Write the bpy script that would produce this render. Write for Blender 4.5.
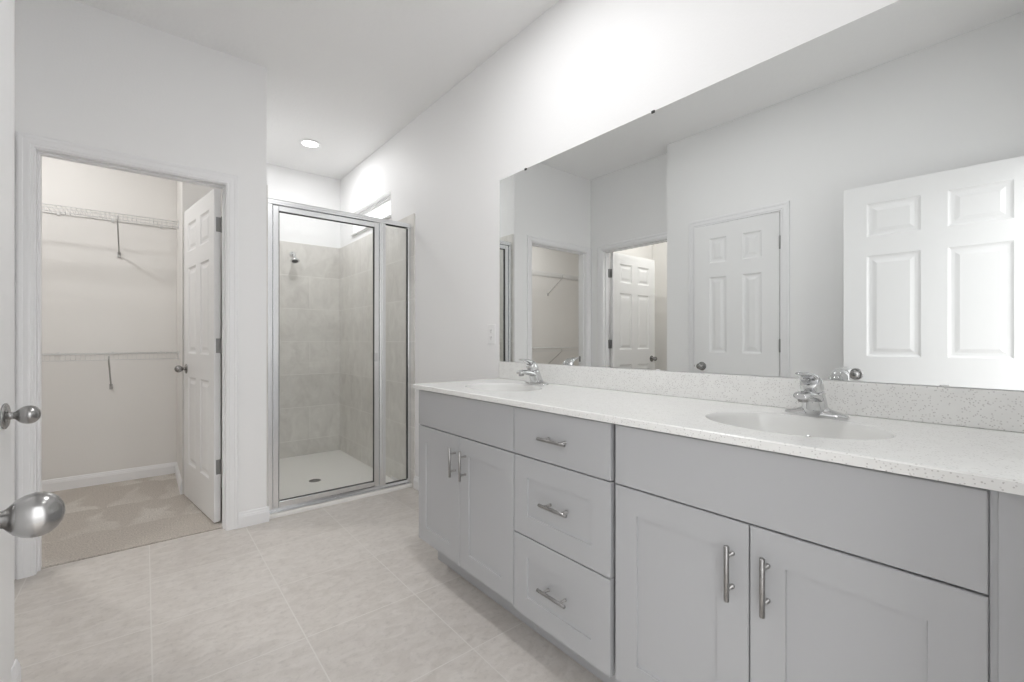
import bpy, math, random
from mathutils import Vector, Matrix

random.seed(7)
S = bpy.context.scene
COL = S.collection
for o in list(bpy.data.objects):
    bpy.data.objects.remove(o)

# ------------------------------------------------------------------ camera
CAM_H = 1.12
cam_data = bpy.data.cameras.new('camera')
cam_data.sensor_width = 36.0
cam_data.lens = 445.0 / 1024.0 * 36.0
cam_data.clip_start = 0.02
cam = bpy.data.objects.new('camera', cam_data)
COL.objects.link(cam)
cam.location = (0, 0, CAM_H)
cam.rotation_euler = (math.pi / 2, 0, -math.radians(39.58))
S.camera = cam

# ------------------------------------------------------------------ world, exposure, lamps
W = bpy.data.worlds.new('World')
S.world = W
W.use_nodes = True
bg = W.node_tree.nodes['Background']
bg.inputs['Strength'].default_value = 2.35
# overcast daylight above the horizon, a duller ground below it
_nt = W.node_tree
_tc = _nt.nodes.new('ShaderNodeTexCoord')
_sp = _nt.nodes.new('ShaderNodeSeparateXYZ')
_rp = _nt.nodes.new('ShaderNodeValToRGB')
_rp.color_ramp.elements[0].position = 0.40
_rp.color_ramp.elements[0].color = (0.55, 0.55, 0.55, 1)
_rp.color_ramp.elements[1].position = 0.56
_rp.color_ramp.elements[1].color = (0.99, 0.995, 1.0, 1)
_mr = _nt.nodes.new('ShaderNodeMapRange')
_mr.inputs['From Min'].default_value = -1.0
_nt.links.new(_tc.outputs['Generated'], _sp.inputs[0])
_nt.links.new(_sp.outputs['Z'], _mr.inputs['Value'])
_nt.links.new(_mr.outputs['Result'], _rp.inputs[0])
_nt.links.new(_rp.outputs['Color'], bg.inputs['Color'])
S.view_settings.view_transform = 'Standard'
S.view_settings.look = 'None'
S.view_settings.gamma = 1.0
S.view_settings.use_curve_mapping = False
S.view_settings.exposure = 0.60
S.cycles.max_bounces = 12
S.cycles.diffuse_bounces = 7
S.cycles.glossy_bounces = 6
S.cycles.sample_clamp_indirect = 6.0

CEIL = 2.818
# (x, y, watts, disc size, colour) of every ceiling can, lamp built in recessed_light() below
CANS = {
    'shower': (1.10, 4.055, 4.9, 0.13, (0.99, 0.99, 1.0)),
    'vanity': (0.88, 0.45, 1.15, 0.13, (0.99, 0.99, 1.0)),  # unseen can, supposed over the near sink and added for its light
    'centre': (0.86, 1.43, 6.5, 0.13, (0.99, 0.99, 1.0)),
    'closet': (-0.68, 3.83, 8.7, 0.13, (1.0, 0.99, 0.98)),
    'toilet': (-1.15, 2.45, 6.2, 0.13, (1.0, 0.99, 0.97)),
}


# ------------------------------------------------------------------ materials
def srgb(r, g, b):
    def f(c):
        c /= 255.0
        return c / 12.92 if c <= 0.04045 else ((c + 0.055) / 1.055) ** 2.4
    return (f(r), f(g), f(b), 1.0)


def new_mat(name):
    m = bpy.data.materials.new(name)
    m.use_nodes = True
    nt = m.node_tree
    return m, nt, nt.nodes['Principled BSDF']


def paint(name, col, rough=0.5, bump=0.0, scale=200.0, spec=0.5, detail=2.0, var=0.0, dist=0.002):
    """a painted surface: base colour with a faint noise variation and a fine bump"""
    m, nt, p = new_mat(name)
    p.inputs['Roughness'].default_value = rough
    p.inputs['Specular IOR Level'].default_value = spec
    geo = nt.nodes.new('ShaderNodeNewGeometry')
    n = nt.nodes.new('ShaderNodeTexNoise')
    n.inputs['Scale'].default_value = scale
    n.inputs['Detail'].default_value = detail
    nt.links.new(geo.outputs['Position'], n.inputs['Vector'])
    mix = nt.nodes.new('ShaderNodeMix')
    mix.data_type = 'RGBA'
    mix.inputs['A'].default_value = tuple(c * (1 - var) for c in col[:3]) + (1,)
    mix.inputs['B'].default_value = tuple(min(1, c * (1 + var)) for c in col[:3]) + (1,)
    nt.links.new(n.outputs['Fac'], mix.inputs['Factor'])
    nt.links.new(mix.outputs['Result'], p.inputs['Base Color'])
    if bump > 0:
        b = nt.nodes.new('ShaderNodeBump')
        b.inputs['Strength'].default_value = bump
        b.inputs['Distance'].default_value = dist
        nt.links.new(n.outputs['Fac'], b.inputs['Height'])
        nt.links.new(b.outputs['Normal'], p.inputs['Normal'])
    return m


def metal(name, col, rough, brushed=None):
    m, nt, p = new_mat(name)
    p.inputs['Metallic'].default_value = 1.0
    p.inputs['Base Color'].default_value = col
    geo = nt.nodes.new('ShaderNodeNewGeometry')
    mp = nt.nodes.new('ShaderNodeMapping')
    mp.inputs['Scale'].default_value = brushed or (60, 60, 60)
    n = nt.nodes.new('ShaderNodeTexNoise')
    n.inputs['Scale'].default_value = 10.0
    nt.links.new(geo.outputs['Position'], mp.inputs['Vector'])
    nt.links.new(mp.outputs['Vector'], n.inputs['Vector'])
    r = nt.nodes.new('ShaderNodeMapRange')
    r.inputs['To Min'].default_value = rough * 0.8
    r.inputs['To Max'].default_value = rough * 1.2
    nt.links.new(n.outputs['Fac'], r.inputs['Value'])
    nt.links.new(r.outputs['Result'], p.inputs['Roughness'])
    return m


def pane_glass(name, tint=(0.985, 0.99, 0.988, 1)):
    """thin flat glass: clear with a Fresnel reflection"""
    m = bpy.data.materials.new(name)
    m.use_nodes = True
    nt = m.node_tree
    nt.nodes.clear()
    out = nt.nodes.new('ShaderNodeOutputMaterial')
    tr = nt.nodes.new('ShaderNodeBsdfTransparent')
    tr.inputs['Color'].default_value = tint
    gl = nt.nodes.new('ShaderNodeBsdfGlossy')
    gl.inputs['Roughness'].default_value = 0.0
    # Schlick reflectance from the angle to the pane's normal, the same for both faces
    geo = nt.nodes.new('ShaderNodeNewGeometry')
    dot = nt.nodes.new('ShaderNodeVectorMath')
    dot.operation = 'DOT_PRODUCT'
    nt.links.new(geo.outputs['Normal'], dot.inputs[0])
    nt.links.new(geo.outputs['Incoming'], dot.inputs[1])
    src = dot.outputs['Value']
    for op, b_ in (('ABSOLUTE', 0), ('SUBTRACT', 'rev'), ('POWER', 5.0), ('MULTIPLY', 0.96), ('ADD', 0.04)):
        mn = nt.nodes.new('ShaderNodeMath')
        mn.operation = op
        if b_ == 'rev':
            mn.inputs[0].default_value = 1.0
            nt.links.new(src, mn.inputs[1])
        else:
            nt.links.new(src, mn.inputs[0])
            mn.inputs[1].default_value = b_
        src = mn.outputs[0]
    mx = nt.nodes.new('ShaderNodeMixShader')
    nt.links.new(src, mx.inputs[0])
    nt.links.new(tr.outputs[0], mx.inputs[1])
    nt.links.new(gl.outputs[0], mx.inputs[2])
    nt.links.new(mx.outputs[0], out.inputs['Surface'])
    return m


def tile_mat(name, mode, w, h, off_u, off_v, stagger, c_lo, c_hi, grout, mortar, rough, streak, speck=0.0, gbump=0.4):
    """stone-look tile laid on a grid; mode 'floor' uses x,y and 'wall' uses x+y,z"""
    m, nt, p = new_mat(name)
    L = nt.links.new
    geo = nt.nodes.new('ShaderNodeNewGeometry')
    sep = nt.nodes.new('ShaderNodeSeparateXYZ')
    L(geo.outputs['Position'], sep.inputs[0])
    com = nt.nodes.new('ShaderNodeCombineXYZ')

    def math_(op, a, b):
        n = nt.nodes.new('ShaderNodeMath')
        n.operation = op
        for i, v in enumerate((a, b)):
            if isinstance(v, (int, float)):
                n.inputs[i].default_value = v
            else:
                L(v, n.inputs[i])
        return n.outputs[0]
    if mode == 'floor':
        u, v = sep.outputs['X'], sep.outputs['Y']
    else:
        u, v = math_('ADD', sep.outputs['X'], sep.outputs['Y']), sep.outputs['Z']
    L(math_('SUBTRACT', u, off_u), com.inputs['X'])
    L(math_('SUBTRACT', v, off_v), com.inputs['Y'])
    br = nt.nodes.new('ShaderNodeTexBrick')
    br.offset = stagger
    br.inputs['Scale'].default_value = 1.0
    br.inputs['Brick Width'].default_value = w
    br.inputs['Row Height'].default_value = h
    br.inputs['Mortar Size'].default_value = mortar
    br.inputs['Mortar Smooth'].default_value = 0.25
    br.inputs['Bias'].default_value = 0.0
    br.inputs['Color1'].default_value = (0.42, 0.42, 0.42, 1)
    br.inputs['Color2'].default_value = (0.58, 0.58, 0.58, 1)
    br.inputs['Mortar'].default_value = (0.5, 0.5, 0.5, 1)
    L(com.outputs[0], br.inputs['Vector'])
    mp = nt.nodes.new('ShaderNodeMapping')
    mp.inputs['Scale'].default_value = streak
    L(geo.outputs['Position'], mp.inputs['Vector'])
    n1 = nt.nodes.new('ShaderNodeTexNoise')
    n1.inputs['Scale'].default_value = 1.0
    n1.inputs['Detail'].default_value = 8.0
    n1.inputs['Roughness'].default_value = 0.62
    n1.inputs['Distortion'].default_value = 0.8
    L(mp.outputs[0], n1.inputs['Vector'])
    fac = math_('ADD', n1.outputs['Fac'], math_('SUBTRACT', br.outputs['Color'], 0.5))
    ramp = nt.nodes.new('ShaderNodeValToRGB')
    ramp.color_ramp.elements[0].position = 0.3
    ramp.color_ramp.elements[0].color = c_lo
    ramp.color_ramp.elements[1].position = 0.7
    ramp.color_ramp.elements[1].color = c_hi
    L(fac, ramp.inputs[0])
    col = ramp.outputs['Color']
    if speck:
        n2 = nt.nodes.new('ShaderNodeTexNoise')
        n2.inputs['Scale'].default_value = 42.0
        n2.inputs['Detail'].default_value = 5.0
        n2.inputs['Roughness'].default_value = 0.7
        L(geo.outputs['Position'], n2.inputs['Vector'])
        r2 = nt.nodes.new('ShaderNodeValToRGB')
        r2.color_ramp.elements[0].position = 0.30
        r2.color_ramp.elements[0].color = (1 - speck,) * 3 + (1,)
        r2.color_ramp.elements[1].position = 0.48
        r2.color_ramp.elements[1].color = (1, 1, 1, 1)
        L(n2.outputs['Fac'], r2.inputs[0])
        mm = nt.nodes.new('ShaderNodeMix')
        mm.data_type = 'RGBA'
        mm.blend_type = 'MULTIPLY'
        mm.inputs['Factor'].default_value = 1.0
        L(col, mm.inputs['A'])
        L(r2.outputs['Color'], mm.inputs['B'])
        col = mm.outputs['Result']
    mg = nt.nodes.new('ShaderNodeMix')
    mg.data_type = 'RGBA'
    L(br.outputs['Fac'], mg.inputs['Factor'])
    L(col, mg.inputs['A'])
    mg.inputs['B'].default_value = grout
    L(mg.outputs['Result'], p.inputs['Base Color'])
    p.inputs['Roughness'].default_value = rough
    b = nt.nodes.new('ShaderNodeBump')
    b.inputs['Strength'].default_value = gbump
    b.inputs['Distance'].default_value = 0.001
    L(math_('SUBTRACT', math_('MULTIPLY', n1.outputs['Fac'], 0.3), br.outputs['Fac']), b.inputs['Height'])
    L(b.outputs['Normal'], p.inputs['Normal'])
    return m


def quartz_mat():
    m, nt, p = new_mat('quartz')
    L = nt.links.new
    geo = nt.nodes.new('ShaderNodeNewGeometry')
    v = nt.nodes.new('ShaderNodeTexVoronoi')
    v.inputs['Scale'].default_value = 260.0
    v.inputs['Randomness'].default_value = 1.0
    L(geo.outputs['Position'], v.inputs['Vector'])
    gate = nt.nodes.new('ShaderNodeSeparateColor')
    L(v.outputs['Color'], gate.inputs[0])
    lt = nt.nodes.new('ShaderNodeMath')
    lt.operation = 'LESS_THAN'
    lt.inputs[1].default_value = 0.17
    L(gate.outputs[0], lt.inputs[0])
    near = nt.nodes.new('ShaderNodeMath')
    near.operation = 'LESS_THAN'
    near.inputs[1].default_value = 0.42
    L(v.outputs['Distance'], near.inputs[0])
    mul = nt.nodes.new('ShaderNodeMath')
    mul.operation = 'MULTIPLY'
    L(lt.outputs[0], mul.inputs[0])
    L(near.outputs[0], mul.inputs[1])
    n = nt.nodes.new('ShaderNodeTexNoise')
    n.inputs['Scale'].default_value = 30.0
    n.inputs['Detail'].default_value = 4.0
    L(geo.outputs['Position'], n.inputs['Vector'])
    base = nt.nodes.new('ShaderNodeMix')
    base.data_type = 'RGBA'
    base.inputs['A'].default_value = srgb(228, 228, 226)
    base.inputs['B'].default_value = srgb(237, 237, 235)
    L(n.outputs['Fac'], base.inputs['Factor'])
    tint = nt.nodes.new('ShaderNodeMix')
    tint.data_type = 'RGBA'
    tint.inputs['A'].default_value = srgb(198, 196, 194)
    tint.inputs['B'].default_value = srgb(218, 217, 215)
    L(gate.outputs[1], tint.inputs['Factor'])
    mix = nt.nodes.new('ShaderNodeMix')
    mix.data_type = 'RGBA'
    L(mul.outputs[0], mix.inputs['Factor'])
    L(base.outputs['Result'], mix.inputs['A'])
    L(tint.outputs['Result'], mix.inputs['B'])
    L(mix.outputs['Result'], p.inputs['Base Color'])
    p.inputs['Roughness'].default_value = 0.22
    return m


def carpet_mat():
    m, nt, p = new_mat('carpet')
    L = nt.links.new
    geo = nt.nodes.new('ShaderNodeNewGeometry')
    fine = nt.nodes.new('ShaderNodeTexNoise')
    fine.inputs['Scale'].default_value = 135.0
    fine.inputs['Detail'].default_value = 4.0
    L(geo.outputs['Position'], fine.inputs['Vector'])
    # vacuum marks: rows of pale wedges where the pile lies the other way
    def math_(op, a, b=0.0, c=0.0):
        n = nt.nodes.new('ShaderNodeMath')
        n.operation = op
        for i, v in enumerate((a, b, c)):
            if isinstance(v, (int, float)):
                n.inputs[i].default_value = v
            else:
                L(v, n.inputs[i])
        return n.outputs[0]
    wob = nt.nodes.new('ShaderNodeTexNoise')
    wob.inputs['Scale'].default_value = 3.2
    wob.inputs['Detail'].default_value = 2.35
    L(geo.outputs['Position'], wob.inputs['Vector'])
    sep = nt.nodes.new('ShaderNodeSeparateXYZ')
    L(geo.outputs['Position'], sep.inputs[0])
    wv = math_('SUBTRACT', wob.outputs['Fac'], 0.5)
    px = math_('ADD', sep.outputs['X'], math_('MULTIPLY', wv, 0.35))
    py = math_('ADD', sep.outputs['Y'], math_('MULTIPLY', wv, 0.30))
    row = math_('DIVIDE', math_('SUBTRACT', py, 3.02), 0.50)
    band = math_('FRACT', row)
    shift = math_('MULTIPLY', math_('FLOOR', row), 0.37)
    tri = math_('MULTIPLY', math_('ABSOLUTE', math_('SUBTRACT', math_('FRACT', math_('ADD', math_('DIVIDE', px, 0.27), shift)), 0.5)), 2.0)
    edge = math_('SUBTRACT', math_('SUBTRACT', 0.92, math_('MULTIPLY', band, 1.15)), tri)
    mr = nt.nodes.new('ShaderNodeMapRange')
    mr.inputs['From Min'].default_value = -0.10
    mr.inputs['From Max'].default_value = 0.16
    L(edge, mr.inputs['Value'])
    wide = nt.nodes.new('ShaderNodeTexNoise')
    wide.inputs['Scale'].default_value = 1.7
    L(geo.outputs['Position'], wide.inputs['Vector'])
    gain = nt.nodes.new('ShaderNodeMapRange')
    gain.inputs['From Min'].default_value = 0.38
    gain.inputs['From Max'].default_value = 0.62
    L(wide.outputs['Fac'], gain.inputs['Value'])
    ramp = nt.nodes.new('ShaderNodeValToRGB')
    ramp.color_ramp.elements[0].position = 0.0
    ramp.color_ramp.elements[0].color = srgb(208, 200, 191)
    ramp.color_ramp.elements[1].position = 1.0
    ramp.color_ramp.elements[1].color = srgb(226, 220, 212)
    L(math_('MULTIPLY', mr.outputs[0], gain.outputs[0]), ramp.inputs[0])
    mix = nt.nodes.new('ShaderNodeMix')
    mix.data_type = 'RGBA'
    mix.blend_type = 'MULTIPLY'
    mix.inputs['Factor'].default_value = 1.0
    r2 = nt.nodes.new('ShaderNodeValToRGB')
    r2.color_ramp.elements[0].position = 0.3
    r2.color_ramp.elements[0].color = (0.60, 0.60, 0.60, 1)
    r2.color_ramp.elements[1].position = 0.7
    r2.color_ramp.elements[1].color = (1, 1, 1, 1)
    L(fine.outputs['Fac'], r2.inputs[0])
    L(ramp.outputs['Color'], mix.inputs['A'])
    L(r2.outputs['Color'], mix.inputs['B'])
    L(mix.outputs['Result'], p.inputs['Base Color'])
    p.inputs['Roughness'].default_value = 0.95
    p.inputs['Specular IOR Level'].default_value = 0.1
    b = nt.nodes.new('ShaderNodeBump')
    b.inputs['Strength'].default_value = 0.8
    b.inputs['Distance'].default_value = 0.006
    L(fine.outputs['Fac'], b.inputs['Height'])
    L(b.outputs['Normal'], p.inputs['Normal'])
    return m


def glow(name, col, strength):
    m, nt, p = new_mat(name)
    p.inputs['Base Color'].default_value = (0.9, 0.9, 0.9, 1)
    p.inputs['Emission Color'].default_value = col
    p.inputs['Emission Strength'].default_value = strength
    return m


M = {
    'wall': paint('wall_paint', srgb(241, 241, 241), 0.55, 0.22, 110.0, 0.35, 3.0, 0.0),
    'ceiling': paint('ceiling_paint', srgb(241, 241, 241), 0.5, 0.6, 48.0, 0.4, 3.0, 0.0, 0.004),
    'closet_wall': paint('closet_paint', srgb(230, 228, 225), 0.6, 0.22, 110.0, 0.3, 3.0, 0.0),
    'trim': paint('trim_enamel', srgb(238, 238, 239), 0.32, 0.0, 60.0, 0.5),
    'door': paint('door_enamel', srgb(236, 236, 236), 0.3, 0.0, 60.0, 0.5),
    'cabinet': paint('cabinet_lacquer', srgb(179, 180, 182), 0.42, 0.02, 90.0, 0.4),
    'cabinet_in': paint('cabinet_shadow_board', srgb(120, 121, 123), 0.6, 0.02, 90.0, 0.3),
    'quartz': quartz_mat(),
    'china': paint('sink_china', srgb(227, 227, 225), 0.12, 0.0, 20.0, 0.5),
    'pan': paint('shower_pan_acrylic', srgb(238, 237, 233), 0.35, 0.02, 60.0, 0.4),
    'chrome': metal('chrome', (0.66, 0.665, 0.67, 1), 0.05),
    'frame': metal('shower_frame_silver', (0.86, 0.87, 0.88, 1), 0.24),
    'nickel': metal('brushed_nickel', (0.36, 0.355, 0.35, 1), 0.25, (300, 300, 20)),
    'hinge': metal('hinge_nickel', (0.33, 0.33, 0.325, 1), 0.34),
    'pull': metal('pull_nickel', (0.35, 0.345, 0.34, 1), 0.28, (200, 20, 200)),
    'black': paint('black_plastic', srgb(38, 38, 38), 0.5),
    'gasket': paint('dark_gasket', srgb(70, 70, 68), 0.6),
    'clear': paint('clear_plastic', srgb(235, 235, 235), 0.25),
    'plate': paint('outlet_plastic', srgb(238, 238, 238), 0.35),
    'wire': paint('white_vinyl_wire', srgb(218, 218, 217), 0.35),
    'brace': paint('grey_vinyl_brace', srgb(176, 175, 173), 0.4),
    'dark': paint('dark_nozzle', srgb(60, 60, 60), 0.45),
    'glass': pane_glass('shower_glass'),
    'winglass': pane_glass('window_glass'),
    'vinyl': paint('window_vinyl', srgb(240, 240, 240), 0.35),
    'lens': glow('lamp_lens', (1, 0.98, 0.95, 1), 6.0),
    'floor': tile_mat('floor_tile', 'floor', 0.4505, 0.4525, 0.0215, 1.338, 0.0,
                      srgb(195, 189, 183), srgb(212, 207, 202), srgb(213, 209, 204), 0.0026, 0.42,
                      (14, 22, 14), 0.14),
    'wtile': tile_mat('shower_tile', 'wall', 0.62, 0.327, 6.36, 0.133 - 0.327 * 2, 0.5,
                      srgb(209, 206, 201), srgb(229, 227, 222), srgb(236, 234, 230), 0.0026, 0.33,
                      (9, 9, 6), 0.05, 0.25),
    'carpet': carpet_mat(),
}
mm, nt_, p_ = new_mat('mirror_silver')
p_.inputs['Metallic'].default_value = 1.0
p_.inputs['Base Color'].default_value = (0.85, 0.865, 0.86, 1)
p_.inputs['Roughness'].default_value = 0.0
M['mirror'] = mm


# ------------------------------------------------------------------ mesh builder
class MB:
    def __init__(s):
        s.v, s.f, s.sm = [], [], []

    def add(s, verts, faces, smooth=False, mat=None):
        o = len(s.v)
        for p in verts:
            p = Vector(p)
            s.v.append(tuple(mat @ p) if mat else tuple(p))
        for f in faces:
            s.f.append(tuple(i + o for i in f))
            s.sm.append(smooth)
        return s

    def box(s, a, b, mat=None):
        (x0, y0, z0), (x1, y1, z1) = a, b
        x0, x1 = min(x0, x1), max(x0, x1)
        y0, y1 = min(y0, y1), max(y0, y1)
        z0, z1 = min(z0, z1), max(z0, z1)
        vs = [(x0, y0, z0), (x1, y0, z0), (x1, y1, z0), (x0, y1, z0),
              (x0, y0, z1), (x1, y0, z1), (x1, y1, z1), (x0, y1, z1)]
        fs = [(0, 3, 2, 1), (4, 5, 6, 7), (0, 1, 5, 4), (1, 2, 6, 5), (2, 3, 7, 6), (3, 0, 4, 7)]
        return s.add(vs, fs, False, mat)

    def tube(s, pts, radii, seg=12, mat=None, flat=None, cap=True):
        """round tube along points; flat = (unit vector, factor) squashes the section along that vector"""
        pts = [Vector(p) for p in pts]
        if isinstance(radii, (int, float)):
            radii = [radii] * len(pts)
        vs, fs = [], []
        prev = None
        for i, p in enumerate(pts):
            t = (pts[min(i + 1, len(pts) - 1)] - pts[max(i - 1, 0)]).normalized()
            if prev is None:
                ref = Vector((0, 0, 1)) if abs(t.z) < 0.9 else Vector((1, 0, 0))
                n = t.cross(ref).normalized()
            else:
                n = (prev - t * prev.dot(t)).normalized()
            b = t.cross(n)
            prev = n
            for k in range(seg):
                a = 2 * math.pi * k / seg
                q = (n * math.cos(a) + b * math.sin(a)) * radii[i]
                if flat:
                    fv = Vector(flat[0])
                    q = q - fv * q.dot(fv) * (1 - flat[1])
                vs.append(p + q)
        m = len(pts)
        for i in range(m - 1):
            for k in range(seg):
                k2 = (k + 1) % seg
                fs.append((i * seg + k, i * seg + k2, (i + 1) * seg + k2, (i + 1) * seg + k))
        s.add(vs, fs, True, mat)
        if cap:
            s.add(vs[:seg], [tuple(range(seg))[::-1]], False, mat)
            s.add(vs[-seg:], [tuple(range(seg))], False, mat)
        return s

    def lathe(s, prof, seg=32, mat=None, sx=1.0, sy=1.0, cap=True):
        """profile of (radius, height) about local z"""
        vs, fs = [], []
        n = len(prof)
        for (r, h) in prof:
            for k in range(seg):
                a = 2 * math.pi * k / seg
                vs.append((r * math.cos(a) * sx, r * math.sin(a) * sy, h))
        for i in range(n - 1):
            for k in range(seg):
                k2 = (k + 1) % seg
                fs.append((i * seg + k, i * seg + k2, (i + 1) * seg + k2, (i + 1) * seg + k))
        s.add(vs, fs, True, mat)
        if cap and prof[0][0] > 1e-6:
            s.add(vs[:seg], [tuple(range(seg))[::-1]], False, mat)
        if cap and prof[-1][0] > 1e-6:
            s.add(vs[-seg:], [tuple(range(seg))], False, mat)
        return s

    def prism(s, prof, axis_a, axis_b, origin, direction, length):
        """extrude a closed 2D profile (a,b) along direction"""
        A, B, O, D = Vector(axis_a), Vector(axis_b), Vector(origin), Vector(direction).normalized()
        n = len(prof)
        vs = [O + A * a + B * b for a, b in prof] + [O + A * a + B * b + D * length for a, b in prof]
        fs = [(i, (i + 1) % n, n + (i + 1) % n, n + i) for i in range(n)]
        fs += [tuple(range(n))[::-1], tuple(range(n, 2 * n))]
        return s.add(vs, fs)

    def build(s, name, mat, parent=None, bevel=0.0, loc=None, seg=2):
        me = bpy.data.meshes.new(name)
        me.from_pydata(s.v, [], s.f)
        me.validate()
        for p, q in zip(me.polygons, s.sm):
            p.use_smooth = q
        me.materials.append(mat)
        import bmesh
        b = bmesh.new()
        b.from_mesh(me)
        bmesh.ops.remove_doubles(b, verts=b.verts, dist=1e-6)
        bmesh.ops.recalc_face_normals(b, faces=b.faces)
        b.to_mesh(me)
        b.free()
        o = bpy.data.objects.new(name, me)
        COL.objects.link(o)
        if loc:
            o.location = loc
        if parent:
            o.parent = parent
        if bevel:
            md = o.modifiers.new('bevel', 'BEVEL')
            md.width = bevel
            md.segments = seg
            md.limit_method = 'ANGLE'
            md.angle_limit = math.radians(40)
            md.harden_normals = False
        return o


def tag(o, label=None, cat=None, group=None, kind=None):
    if label:
        o['label'] = label
    if cat:
        o['category'] = cat
    if group:
        o['group'] = group
    if kind:
        o['kind'] = kind
    return o


def thing(name, label, cat, loc=(0, 0, 0), rz=0.0, group=None, kind=None):
    o = bpy.data.objects.new(name, None)
    COL.objects.link(o)
    o.empty_display_size = 0.1
    o.location = loc
    o.rotation_euler = (0, 0, rz)
    return tag(o, label, cat, group, kind)


def struct(name, mb, mat, label=None, cat=None, bevel=0.0):
    o = mb.build(name, mat, None, bevel)
    return tag(o, label, cat, None, 'structure')


def aim(frm, to):
    """matrix placing local z from frm towards to"""
    d = Vector(to) - Vector(frm)
    return Matrix.Translation(frm) @ d.to_track_quat('Z', 'Y').to_matrix().to_4x4()


# ------------------------------------------------------------------ the room shell
XW, XJ, XL = 1.594, -0.321, -0.468      # right wall, left wall, recessed left wall
YC, YBACK, YFRONT = 3.10, 4.77, -0.02   # closet wall, shower back wall, entry wall
XE = 0.586                              # closet wall's outside corner
YJ = 2.119                              # left wall's outside corner
T = 0.11
DOOR_H = 2.043                          # jamb opening height

mb = MB().box((XJ - 0.4, -0.9, -0.10), (XW + 0.02, 3.155, 0.0))
struct('floor', mb, M['floor'], 'beige stone-look square tile floor with pale grout lines', 'floor')
mb = MB().box((-2.3, 3.157, -0.10), (0.47, 4.75, 0.008))
struct('closet_floor', mb, M['carpet'], 'taupe cut-pile carpet with vacuum marks inside the closet', 'carpet')
mb = MB().box((-1.75, 1.9, -0.10), (XL - T + 0.05, 3.10, -0.002))
struct('toilet_room_floor', mb, M['floor'], 'beige tile floor of the room behind the open left door', 'floor')
mb = MB().box((-2.6, -0.5, CEIL), (1.9, 5.0, CEIL + 0.1))
struct('ceiling', mb, M['ceiling'], 'flat white ceiling with a light knockdown texture', 'ceiling')

# right wall with the transom opening over the shower
WY0, WY1, WZ0, WZ1 = 3.525, 4.385, 2.158, 2.383
mb = MB()
mb.box((XW, -0.5, -0.1), (XW + 0.15, WY0, CEIL))
mb.box((XW, WY1, -0.1), (XW + 0.15, 5.0, CEIL))
mb.box((XW, WY0, -0.1), (XW + 0.15, WY1, WZ0))
mb.box((XW, WY0, WZ1), (XW + 0.15, WY1, CEIL))
struct('wall_right', mb, M['wall'], 'long white wall behind the vanity and mirror', 'wall')
mb = MB().box((0.30, YBACK, -0.1), (XW - 0.0005, YBACK + 0.12, CEIL))
struct('wall_shower_back', mb, M['wall'], 'white wall at the far end of the shower', 'wall')
mb = MB().box((XE - T, YC + T + 0.0005, -0.1), (XE, YBACK - 0.0005, CEIL))
struct('wall_shower_left', mb, M['wall'], 'white partition between shower and closet', 'wall')

# closet wall with the doorway
CX0, CX1 = -0.3995, 0.371
mb = MB()
mb.box((CX1 + 0.018, YC, -0.0), (XE, YC + T, CEIL))
mb.box((XL - 0.0, YC, -0.0), (CX0 - 0.018, YC + T, CEIL))
mb.box((CX0 - 0.018, YC, DOOR_H + 0.018), (CX1 + 0.018, YC + T, CEIL))
struct('wall_closet', mb, M['wall'], 'white wall around the closet doorway', 'wall')
# recessed left wall with the toilet room doorway
TY0, TY1 = 2.178, 2.938
mb = MB()
mb.box((XL - T, YJ - T, 0), (XL, TY0 - 0.018, CEIL))
mb.box((XL - T, TY1 + 0.018, 0), (XL, YC + T, CEIL))
mb.box((XL - T, TY0 - 0.018, DOOR_H + 0.018), (XL, TY1 + 0.018, CEIL))
struct('wall_recess', mb, M['wall'], 'white recessed left wall around the toilet room doorway', 'wall')
# left wall with the closed narrow door
LY0, LY1 = 1.229, 1.853
mb = MB()
mb.box((XJ - T, YFRONT - 0.3, 0), (XJ, LY0 - 0.018, CEIL))
mb.box((XJ - T, LY1 + 0.018, 0), (XJ, YJ, CEIL))
mb.box((XJ - T, LY0 - 0.018, DOOR_H + 0.018), (XJ, LY1 + 0.018, CEIL))
mb.box((XJ - T - 0.5, LY0 - 0.3, 0), (XJ - T - 0.4, LY1 + 0.2, CEIL))
struct('wall_left', mb, M['wall'], 'white left wall around the closed narrow door', 'wall')
# entry wall with the doorway the camera stands in
EX0, EX1 = -0.212, 0.607
mb = MB()
mb.box((XJ, YFRONT - T, 0), (EX0 - 0.018, YFRONT, CEIL))
mb.box((EX1 + 0.018, YFRONT - T, 0), (XW, YFRONT, CEIL))
mb.box((EX0 - 0.018, YFRONT - T, DOOR_H + 0.018), (EX1 + 0.018, YFRONT, CEIL))
struct('wall_entry', mb, M['wall'], 'white wall around the entry doorway', 'wall')
# closet box and toilet room box
CHX, CHY = 0.213, 4.01
CBK = 4.70
mb = MB()
mb.box((-2.4, CBK, -0.1), (XE - T, CBK + 0.06, CEIL))
struct('wall_closet_back', mb, M['closet_wall'], 'off-white back wall of the closet behind the wire shelves', 'wall')
mb = MB()
mb.box((CHX, CHY, 0), (XE - T - 0.0005, CBK - 0.0005, CEIL))
struct('wall_closet_right', mb, M['closet_wall'], 'off-white boxed-out corner at the right of the closet', 'wall')
mb = MB()
mb.box((-2.4, YC + T + 0.0005, -0.1), (-2.3, CBK - 0.0005, CEIL))
mb.box((-2.4, YC + T - 0.02, -0.1), (XL - T, YC + T, CEIL))
struct('wall_closet_left', mb, M['closet_wall'], 'off-white left end wall of the closet', 'wall')
mb = MB()
mb.box((-1.85, 1.9, -0.1), (-1.75, YC + T - 0.021, CEIL))
mb.box((-1.75, 1.9, -0.1), (XL - T - 0.0005, 2.0, CEIL))
struct('wall_toilet_room', mb, M['closet_wall'], 'off-white walls of the toilet room', 'wall')


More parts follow.
